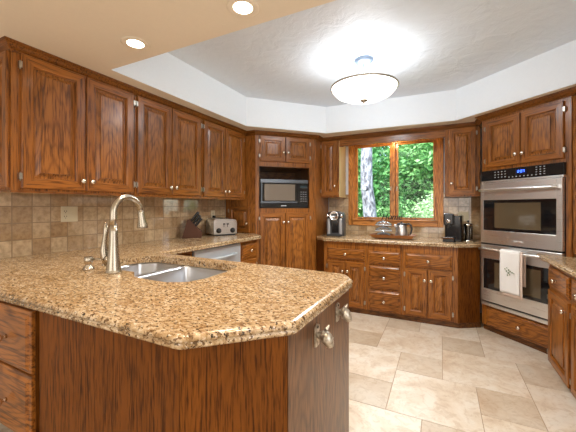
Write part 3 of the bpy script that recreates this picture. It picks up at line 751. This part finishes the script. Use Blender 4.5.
# ---- animal-head hooks on the peninsula end
def head_hook(y, z, label):
    h = thing('towel_hook', label, 'hook', (-.399, y, z), 0, 'animal-head hooks on the peninsula')
    mb = MB(); pl = round_poly([(-.020, -.038), (.020, -.038), (.019, .0), (.023, .034), (0, .044), (-.023, .034), (-.019, 0)], .008, 3)
    mb.loops([[(.000, a, b) for a, b in pl], [(.006, a * .98, b * .98) for a, b in pl]], 0, False)
    mb.build('backplate', PEWTER, h, bevel=.0015)
    MB().lathe([(.005, 0), (.005, .002), (0, .0035)], (.0062, 0, .031), 'X', 10).build('screw', BLACKM, h)
    mb = MB(); mb.tube([(.004, 0, .000), (.014, 0, .003), (.024, 0, .004), (.033, 0, .002), (.042, 0, -.006), (.049, 0, -.017), (.052, 0, -.028), (.053, 0, -.033)], [.012, .013, .018, .026, .024, .018, .014, .009], 14)
    for q in (-1, 1):
        mb.tube([(.030, q * .014, .016), (.032, q * .026, .024), (.040, q * .030, .036)], [.010, .008, .003], 8)
        mb.lathe([(.004, -.003), (.004, .003), (0, .004)], (.058, q * .012, -.002), 'X', 8)
    mb.build('animal_head', PEWTER, h, subs=1)
head_hook(1.030, .822, 'worn silver animal-head hook on the peninsula end, nearer the camera')
head_hook(1.275, .830, 'worn silver animal-head hook on the peninsula end, farther from camera')

# ---- outlets
def plate(label, loc, rot, w, h, kind):
    o = thing('outlet_plate', label, 'outlet', loc, rot)
    MB().box(-w / 2, w / 2, -.006, 0, -h / 2, h / 2).build('plate', CREAM, o, bevel=.002)
    mb = MB()
    for cx_ in ([-w / 4] if kind == 'duo' else [0]):
        for s in (-1, 1):
            mb.box(cx_ - .009, cx_ - .006, -.0072, -.0061, s * .02 - .002, s * .02 + .008); mb.box(cx_ + .006, cx_ + .009, -.0072, -.0061, s * .02 - .002, s * .02 + .008)
            mb.lathe([(.0028, 0), (.0028, .001)], (cx_, -.0061, s * .02 - .009), 'Y', 8)
    mb.build('socket_holes', BLACKM, o)
    if kind == 'duo': MB().box(w / 4 - .004, w / 4 + .004, -.014, -.0061, -.008, .008).build('toggle', CREAM, o, bevel=.001)
    return o
plate('wide almond outlet and switch plate on left tiled splashback', (XL + .0085, 1.368, 1.226), PI / 2, .118, .116, 'duo')
op = plate('narrow almond outlet plate with black plug behind the toaster', (XL + .0085, 3.02, 1.182), PI / 2, .072, .115, 'one')
mb = MB(); mb.box(-.014, .014, -.034, -.0075, -.034, -.008); mb.tube([(0, -.028, -.03), (.01, -.030, -.06), (.02, -.02, -.12), (.03, -.015, -.215), (.05, -.015, -.222)], .003, 6); mb.build('plug', BLACKM, op)
plate('almond outlet plate on the tiles behind the french press', (.247, YN - .0085, 1.160), 0, .118, .116, 'duo')

# ---- knife block (by the left splashback)
kb = thing('knife_block', 'dark cherry knife block full of black-handled knives', 'knife block', (-2.385, 2.545, CT), math.radians(38))
mb = MB(); pr_ = [(-.10, 0), (.075, 0), (.075, .075), (-.035, .215), (-.100, .150)]
pr_ = [(-.13, 0), (.07, 0), (.07, .07), (.02, .11), (-.05, .20), (-.075, .19)]
mb.loops([[(x, -.05, z) for x, z in pr_], [(x, .05, z) for x, z in pr_]], 0, False); mb.build('block', KNIFEW, kb, bevel=.003)
for i, (u, yy) in enumerate([(.2, -.032), (.2, 0), (.2, .032), (.5, -.03), (.5, .0), (.5, .03), (.8, -.03), (.8, -.008), (.8, .014), (.8, .034)]):
    bx_, bz_ = -.05 + .07 * u, .20 - .09 * u; dx, dz = .62, .78
    L = .125 - .030 * u
    mb = MB(); mb.tube([(bx_ - .01 * dx, yy, bz_ - .01 * dz), (bx_ + .02 * dx, yy, bz_ + .02 * dz), (bx_ + L * .6 * dx, yy, bz_ + L * .6 * dz + .002), (bx_ + L * dx, yy, bz_ + L * dz)], [.011, .014, .013, .016], 8)
    kn = mb.build('knife', BLACKM, kb)
    for q in (.35, .75): MB().lathe([(.003, 0), (.003, .0012), (0, .0014)], (bx_ + L * q * dx, yy - .0085, bz_ + L * q * dz), 'Y', 8).build('rivet', CHROME, kn)

# ---- toaster
ts = thing('toaster', 'stainless four-slot toaster with two black dials on left counter', 'toaster', (-2.225, 2.87, CT), math.radians(60))
mb = MB(); w, dp = .29, .27
sec = round_poly([(-w / 2, .015), (w / 2, .015), (w / 2, .185), (-w / 2, .200)], [.01, .01, .04, .04], 5)
rings = []
for y, s in ((0, .93), (.006, .98), (.016, 1), (dp - .016, 1), (dp - .006, .98), (dp, .93)): rings.append([(x * s, y, .1 + (z - .1) * s) for x, z in sec])
mb.loops(rings, 0, True); mb.build('shell', STEEL, ts)
mb = MB(); mb.box(-.125, .125, .01, dp - .01, 0, .0145); mb.build('base', BLACKM, ts)
mb = MB()
for x in (-.09, -.035, .02, .075): mb.box(x, x + .026, .05, dp - .05, .2004, .202)
mb.build('slots', BLACKM, ts)
for s in (-1, 1):
    MB().lathe([(.030, 0), (.030, .006), (.020, .008), (.019, .020), (0, .021)], (s * .084, -.001, .060), 'Y', 18).build('dial', BLACKM, ts)
    MB().box(s * .022 - .012, s * .022 + .012, -.016, -.001, .128, .142).build('lever', BLACKM, ts, bevel=.003)
    MB().box(s * .022 - .003, s * .022 + .003, -.002, .002, .10, .127).build('lever_slot', BLACKM, ts)

CW = .892
# ---- pod coffee maker left of the window
cm = thing('pod_coffee_maker', 'silver and black pod coffee maker left of the window', 'coffee maker', (-1.275, 4.02, CW), math.radians(8))
mb = MB(); sec = lambda r, d0, d1: round_poly([(-r, d0), (r, d0), (r, d1), (-r, d1)], .05, 4)
mb.loops([[(x, y, z) for x, y in sec(r, -.055, .16)] for r, z in ((.115, .0), (.122, .01), (.126, .12), (.126, .26), (.120, .30), (.10, .315))], 0, True); mb.build('housing', mat('charcoal_plastic', (.07, .07, .075), .3), cm)
mb = MB(); mb.box(-.052, .052, -.130, -.056, .055, .25); 
MB().box(-.045, .045, -.0575, -.045, .045, .245).build('brew_bay', BLACK, cm)
for s in (-1, 1): MB().box(s * .078 - .020, s * .078 + .020, -.098, -.056, .012, .235).build('side_column', GREYP, cm, bevel=.012)
MB().box(-.102, .102, -.120, -.056, .0, .032).build('drip_tray', BLACKM, cm, bevel=.010)
hd = MB().lathe([(.105, .236), (.112, .25), (.112, .285), (.100, .312), (.07, .328), (0, .332)], (0, -.03, 0), 'Z', 28).build('head', BLACKM, cm)
f_ = MB().lathe([(.062, 0), (.062, .010), (.050, .014), (.048, .012), (0, .012)], (0, -.135, .272), 'Y', 28).build('face_ring', CHROME, hd)
MB().box(-.032, .032, -.1505, -.1475, .270, .298).build('screen', BLACK, f_)
MB().lathe([(.009, 0), (.009, .003), (0, .004)], (0, -.147, .245), 'Y', 12).build('button', BLACKM, f_)
for s in (-1, 1): MB().lathe([(.022, 0), (.022, .008), (0, .010)], (s * .092, -.105, .272), 'Y', 16).build('shoulder_button', CHROME, hd)

# ---- tray with kettle and glasses
tray_ = thing('serving_tray', 'long teak wooden tray on the counter below the window', 'tray', (-.530, 3.985, CW), math.radians(-3))
mb = MB(); mb.box(-.225, .225, -.112, .112, .012, .020)
mb.loops([[(x, y, .012) for x, y in inset_poly([(-.225, -.112), (.225, -.112), (.225, .112), (-.225, .112)], 0)], [(x, y, .050) for x, y in inset_poly([(-.26, -.128), (.26, -.128), (.26, .128), (-.26, .128)], 0)], [(x, y, .050) for x, y in inset_poly([(-.25, -.120), (.25, -.120), (.25, .120), (-.25, .120)], 0)], [(x, y, .0205) for x, y in inset_poly([(-.218, -.106), (.218, -.106), (.218, .106), (-.218, .106)], 0)]], 0, False, False, False)
mb.build('tray_body', TRAYW, tray_)
mb = MB()
for x in (-.19, .19):
    for y in (-.06, .06): mb.box(x - .012, x + .012, y - .012, y + .012, 0, .0119)
mb.build('feet', TRAYW, tray_)
cs, sn = math.cos(math.radians(-3)), math.sin(math.radians(-3))
def on_tray(x, y): return (-.530 + x * cs - y * sn, 3.985 + x * sn + y * cs)
names = ['lowest of three stacked upside-down glass dessert bowls on the tray', 'middle of three stacked upside-down glass dessert bowls on the tray', 'topmost of three stacked upside-down glass dessert bowls on the tray']
gx, gy = on_tray(-.115, 0)
for i in range(3):
    z = CW + .0205 + i * .070
    g_ = thing('glass_bowl', names[i], 'bowl', (gx, gy, z), 0, 'stacked glass bowls on the tray')
    MB().lathe([(.100, 0), (.098, .006), (.086, .030), (.055, .046), (.016, .052), (.012, .058), (.032, .067), (.034, .069), (0, .0695)], seg=24).build('bowl', CUPG, g_)
    mb = MB(); mb.lathe([(.101, 0), (.105, .003), (.105, .007), (.101, .008)], seg=24); mb.build('rim', mat('white_glaze_rim', (.7, .72, .75), .15), g_)
kx, ky = on_tray(.10, 0)
kt = thing('electric_kettle', 'small steel electric kettle with black handle on the tray', 'kettle', (kx, ky, CW + .0205))
MB().lathe([(.068, 0), (.072, .004), (.074, .014), (.064, .125), (.058, .150), (.050, .158)], seg=28).build('body', STEEL, kt)
MB().lathe([(.0585, .152), (.060, .160), (.045, .172), (.012, .176), (.010, .186), (0, .187)], seg=24).build('lid', BLACKM, kt)
MB().tube([(.052, -.01, .158), (.085, -.012, .165), (.110, -.014, .145), (.116, -.015, .10), (.106, -.014, .05), (.092, -.013, .035)], [.010, .012, .012, .011, .010, .006], 10).build('handle', BLACKM, kt)
MB().tube([(-.055, 0, .120), (-.078, 0, .145), (-.086, 0, .152)], [.020, .014, .010], 12).build('spout', STEEL, kt)
MB().lathe([(.071, 0), (.0745, .004), (.0752, .012), (.073, .018)], seg=28).build('base_ring', BLACKM, kt)

# ---- black coffee machine right of the window
bc = thing('coffee_machine', 'slim black coffee machine right of the window', 'coffee maker', (.115, 3.99, CW), math.radians(-8))
mb = MB(); s5 = round_poly([(-.07, -.06), (.10, -.06), (.10, .17), (-.07, .17)], .02, 3)
mb.loops([[(x, y, z) for x, y in s5] for z in (0.0, .29)] , 0, False); mb.build('body', BLACK, bc, bevel=.006)
hd = MB().box(-.075, .028, -.118, -.061, .185, .315).build('brew_head', BLACK, bc, bevel=.014)
MB().lathe([(.022, 0), (.022, .010), (.014, .014), (0, .014)], (-.024, -.119, .232), 'Y', 20).build('dial', CHROME, hd)
MB().box(-.072, -.012, -.100, -.02, .306, .3175).build('lid_plate', CHROME, hd, bevel=.003)
MB().box(-.03, -.01, -.108, -.07, .168, .1845).build('nozzle', BLACKM, hd)
dt = MB().box(-.078, .03, -.150, -.061, .0, .045).build('drip_tray', BLACKM, bc, bevel=.004)
mb = MB()
for i in range(6): mb.box(-.072, .024, -.146 + i * .014, -.140 + i * .014, .0455, .049)
mb.box(-.090, .034, -.156, -.1505, .036, .048); mb.build('grille', CHROME, dt)
MB().lathe([(.045, 0), (.048, .02), (.048, .20), (.042, .23), (.0, .235)], (.020, .225, .0), 'Z', 20).build('water_tank', JARG, bc)
# french press beside it
fp = thing('french_press', 'glass french press with black handle beside the ovens', 'coffee press', (.275, 4.02, CW))
MB().lathe([(.044, .01), (.045, .02), (.045, .20), (.047, .205), (.0455, .205), (.0435, .20), (.0435, .015), (0, .012)], seg=24).build('carafe', JARG, fp)
mb = MB(); mb.lathe([(.048, 0), (.048, .022), (.046, .022), (.046, 0)], seg=24)
for k in range(4):
    a = k * PI / 2 + .5; x, y = .047 * math.cos(a), .047 * math.sin(a); mb.tube([(x, y, .02), (x, y, .20)], .0025, 6)
mb.build('frame', CHROME, fp)
MB().lathe([(.050, .200), (.050, .222), (.030, .232), (.004, .236), (.003, .250), (0, .250)], seg=24).build('lid', CHROME, fp)
MB().lathe([(.006, .246), (.013, .254), (.013, .264), (.006, .270), (0, .271)], seg=14).build('plunger_knob', BLACKM, fp)
MB().tube([(-.044, -.006, .195), (-.070, -.010, .198), (-.088, -.012, .17), (-.088, -.012, .10), (-.074, -.010, .065), (-.048, -.006, .062)], .0065, 10).build('handle', BLACKM, fp)

fp.scale = (.95, .95, .88)

# ---- scrolled iron word on the window sill
sg = thing('scroll_sign', 'black wrought-iron scroll sign on the window sill', 'sign', (-.60, YN - .036, WZ0 + .022))
cu = bpy.data.curves.new('lettering', 'FONT'); cu.body = 'Home'; cu.size = .105; cu.extrude = .002; cu.shear = .35; cu.offset = .0012; cu.align_x = 'CENTER'; cu.materials.append(IRON)
tx = bpy.data.objects.new('lettering', cu); COL.objects.link(tx); tx.parent = sg; tx.location = (0, 0, .006); tx.rotation_euler = (PI / 2, 0, 0); to_mesh(tx)
mb = MB(); mb.tube([(-.43, 0, .003), (.33, 0, .003)], .003, 6)
for s in (-1, 1):
    for (cx_, r, fl) in ((.19, .020, 1), (.25, .016, -1), (.30, .013, 1)):
        x0 = s * cx_ if s > 0 else s * (cx_ + .10)
        pts = []
        for k in range(22):
            a = k * .42; rr = r * (1 - k / 26); pts.append((x0 + fl * s * rr * math.cos(a), 0, .008 + r + rr * math.sin(a) - .004))
        mb.tube(pts, .0024, 6)
mb.build('scrolls', IRON, sg)

# ------------------------------------------------------------------ lamps
for i, (x, y) in enumerate(((-1.591, 1.213), (-.845, 1.221))):
    l_ = thing('recessed_light', ('lit recessed ceiling light above the left wall cabinets', 'lit recessed ceiling light nearer the picture top middle')[i], 'ceiling light', (x, y, ZS), 0, 'recessed lights in the tan soffit')
    MB().lathe([(.046, -.001), (.075, -.001), (.078, -.003), (.074, -.0055), (.056, -.0055), (.046, -.004)], seg=32).build('trim_ring', PAINT_TAN, l_)
    MB().lathe([(.046, -.0045), (.03, -.0062), (0, -.0068)], seg=32).build('lens', BULB, l_)
    s = light('can_glow', 'SPOT', (x, y, ZS - .02), (0, 0, 0), 26, (1, .84, .66), .05, spot_size=math.radians(125), spot_blend=.8)
for x, y in ((-1.59, -.6), (-.2, -.6), (-.1, .6)):
    light('can_glow', 'SPOT', (x, y, ZS - .02), (0, 0, 0), 22, (1, .84, .66), .05, spot_size=math.radians(125), spot_blend=.8)
# valance lamp over the window
pl = thing('valance_lamp', 'small lit lamp behind the valance over the window', 'lamp', (-.565, 4.20, 2.215))
MB().box(-.04, .04, -.03, .03, -.014, 0).build('housing', CREAM, pl); MB().box(-.03, .03, -.02, .02, -.018, -.0141).build('lens', BULB, pl)
light('valance_glow', 'POINT', (-.565, 4.20, 2.15), (0, 0, 0), 2.4, (1, .78, .48), .03)
# semi-flush bowl lamp
LX, LY = -.606, 2.72
pd_ = thing('ceiling_lamp', 'lit semi-flush ceiling lamp with white glass bowl and nickel rim', 'ceiling lamp', (LX, LY, ZC))
MB().lathe([(.085, 0), (.085, -.012), (.072, -.030), (.040, -.046), (.0, -.048)], seg=32).build('canopy', mat('blue_grey_chrome', (.16, .20, .26), .3, .4), pd_)
mb = MB()
for k in range(3):
    a = k * 2 * PI / 3 + .6; mb.tube([(.035 * math.cos(a), .035 * math.sin(a), -.03), (.045 * math.cos(a), .045 * math.sin(a), -.10), (.18 * math.cos(a), .18 * math.sin(a), -.20), (.285 * math.cos(a), .285 * math.sin(a), -.235)], .0045, 8)
mb.build('arms', bpy.data.materials['blue_grey_chrome'], pd_)
rim_z = -.245; BR = .285
mb = MB(); n = 40
pts = [(BR * math.cos(2 * PI * i / n), BR * math.sin(2 * PI * i / n), rim_z) for i in range(n)]
rings = []
for i in range(n):
    a = 2 * PI * i / n; rings.append([((BR + .007 * math.cos(b)) * math.cos(a), (BR + .007 * math.cos(b)) * math.sin(a), rim_z + .009 * math.sin(b)) for b in [2 * PI * k / 8 for k in range(8)]])
rings.append(rings[0]); mb.loops(rings, 0, True, False, False); bmesh.ops.remove_doubles(mb.bm, verts=mb.bm.verts, dist=1e-5)
mb.build('rim', NICKEL, pd_)
MB().lathe([(.275, rim_z + .006), (.279, rim_z), (.270, rim_z - .025), (.235, rim_z - .062), (.17, rim_z - .092), (.09, rim_z - .108), (.0, rim_z - .113)], seg=40).build('glass_bowl', BOWL, pd_)
MB().lathe([(.034, rim_z - .110), (.034, rim_z - .116), (.018, rim_z - .124), (.007, rim_z - .130), (.008, rim_z - .140), (0, rim_z - .144)], seg=20).build('finial', NICKEL, pd_)
light('bowl_glow', 'POINT', (LX, LY, ZC - .205), (0, 0, 0), 23, (.88, .95, 1), .15)
light('bowl_glow_down', 'SPOT', (LX, LY, ZC - .42), (0, 0, 0), 84, (1, .965, .90), .20, spot_size=math.radians(165), spot_blend=.6)

# ------------------------------------------------------------------ outside the window
def leafmat(name, a, b):
    m = mat(name, a, .5); t = NT(m)
    at = t.n('ShaderNodeAttribute', attribute_name='tone'); at.attribute_type = 'GEOMETRY'
    t.l(t.ramp(at.outputs['Fac'], [(0, a), (1, b)]).outputs[0], t.b.inputs['Base Color'])
    t.b.inputs['Transmission Weight'].default_value = 0
    try: t.b.inputs['Subsurface Weight'].default_value = 0
    except Exception: pass
    return m
LEAF = [leafmat('deep_green_leaves', (.03, .13, .03), (.12, .36, .09)), leafmat('fresh_green_leaves', (.07, .24, .05), (.26, .55, .17)), leafmat('pale_shrub_leaves', (.25, .48, .18), (.65, .82, .50))]
BARK = mat('pale_grey_bark', (.45, .43, .43), .8); t = NT(BARK); c = t.coords(2)
mp = t.n('ShaderNodeMapping'); t.l(c, mp.inputs[0]); mp.inputs['Scale'].default_value = (1, 1, .35)
nz = t.n('ShaderNodeTexNoise', Scale=26.0, Detail=5.0); t.l(mp.outputs[0], nz.inputs['Vector'])
t.l(t.ramp(nz.outputs['Fac'], [(.36, (.06, .058, .07)), (.48, (.20, .20, .225)), (.62, (.38, .38, .41))]).outputs[0], t.b.inputs['Base Color'])
GRASS = mat('lawn_green', (.12, .30, .07), .9)
struct('ground', MB().box(-14, 12, YN + .2, 30, -.62, -.6), GRASS)
def crown(mb, c, r, n, s, sq=.8):
    lay = mb.bm.loops.layers.float_color.get('tone') or mb.bm.loops.layers.float_color.new('tone')
    for _ in range(n):
        d = Vector((random.gauss(0, 1), random.gauss(0, 1), random.gauss(0, 1))).normalized() * (random.random() ** .4)
        p = Vector(c) + Vector((d.x * r, d.y * r, d.z * r * sq))
        a = Vector((random.gauss(0, 1), random.gauss(0, 1), random.gauss(0, .6))).normalized(); b = a.cross(Vector((random.gauss(0, 1), random.gauss(0, 1), random.gauss(0, 1)))).normalized()
        k = s * random.uniform(.6, 1.4); f = mb.face([p - a * k, p + b * k * .5, p + a * k, p - b * k * .5])
        tn = random.random()
        for lp in f.loops: lp[lay] = (tn, tn, tn, 1)
def tree(name, label, c, r, n, s, li, trunk_to=None, sq=.9, subs=5):
    o = thing(name, label, 'tree' if 'tree' in name else 'shrub', (c[0], c[1], -.6), 0, 'greenery outside the window')
    mb = MB()
    for k in range(subs):
        a = random.random() * 6.28; q = r * .55 * random.random() ** .5
        crown(mb, (q * math.cos(a), q * math.sin(a), c[2] + .6 + random.uniform(-.5, .5) * r), r * .62, n // subs, s, sq)
    mb.build('foliage', LEAF[li], o, fix=False)
    MB().tube([(0, 0, -.01), (.03, .02, c[2] * .5 + .3), (.0, .05, c[2] + .6)], [.09, .07, .03], 8).build('trunk', BARK, o)
    return o
tree('leafy_tree', 'dark green leafy tree behind the left window sash', (-2.2, 9.0, 2.0), 1.7, 8840, 0.062, 0)
tree('leafy_tree', 'tall green tree filling the middle of the window view', (-.9, 10.5, 2.4), 2.0, 8840, 0.072, 0)
tree('leafy_tree', 'bright green leafy tree behind the right window sash', (.1, 8.6, 2.3), 1.5, 8160, 0.058, 1)
tree('leafy_tree', 'green leafy tree at the far right of the window view', (1.7, 11.0, 2.2), 2.0, 7480, 0.077, 0)
tree('leafy_tree', 'green leafy tree at the far left of the window view', (-4.4, 11.5, 2.2), 2.2, 8160, 0.082, 1)
tree('leafy_tree', 'low green tree beyond the trunk, lower left of the view', (-2.7, 8.2, .9), 1.3, 6120, 0.053, 1)
tree('shrub', 'pale flowering shrub just outside the right window sash', (-.25, 6.9, 1.05), .55, 3060, 0.029, 2)
tree('shrub', 'low green shrub below the middle of the window', (-1.05, 7.4, .95), .75, 3740, 0.034, 1)
mb = MB(); lay = mb.bm.loops.layers.float_color.new('tone')
for _ in range(24000):
    p = Vector((random.uniform(-11, 9), 14.5 + random.uniform(-1, 1), random.uniform(-.6, 9))); a = Vector((random.gauss(0, 1), random.gauss(0, .5), random.gauss(0, 1))).normalized(); b = a.cross(Vector((0, 1, random.gauss(0, .4)))).normalized(); k = random.uniform(.09, .2)
    f = mb.face([p - a * k, p + b * k * .6, p + a * k, p - b * k * .6]); tn = random.random()
    for lp in f.loops: lp[lay] = (tn, tn, tn, 1)
tag(mb.build('woodland_foliage', LEAF[0], fix=False), 'dense green woodland foliage far behind the trees', 'foliage', kind='stuff')
tk = thing('bare_trunk_tree', 'pale grey tree trunk with a knot seen through the left sash', 'tree', (-1.24, 6.0, -.6))
mb = MB(); mb.tube([(.085, 0, -.01), (.06, 0, .9), (.035, 0, 1.5), (.0, 0, 1.95), (-.04, 0, 2.25), (-.05, 0, 2.6), (-.04, 0, 3.2), (-.05, 0, 5.2)], [.17, .145, .13, .122, .116, .112, .10, .08], 20)
mb.build('trunk', BARK, tk)
MB().lathe([(.060, 0), (.062, .02), (.040, .035), (.030, .028), (0, .030)], (-.045, -.095, 2.24), 'Y', 16).build('knot', BARK, tk)
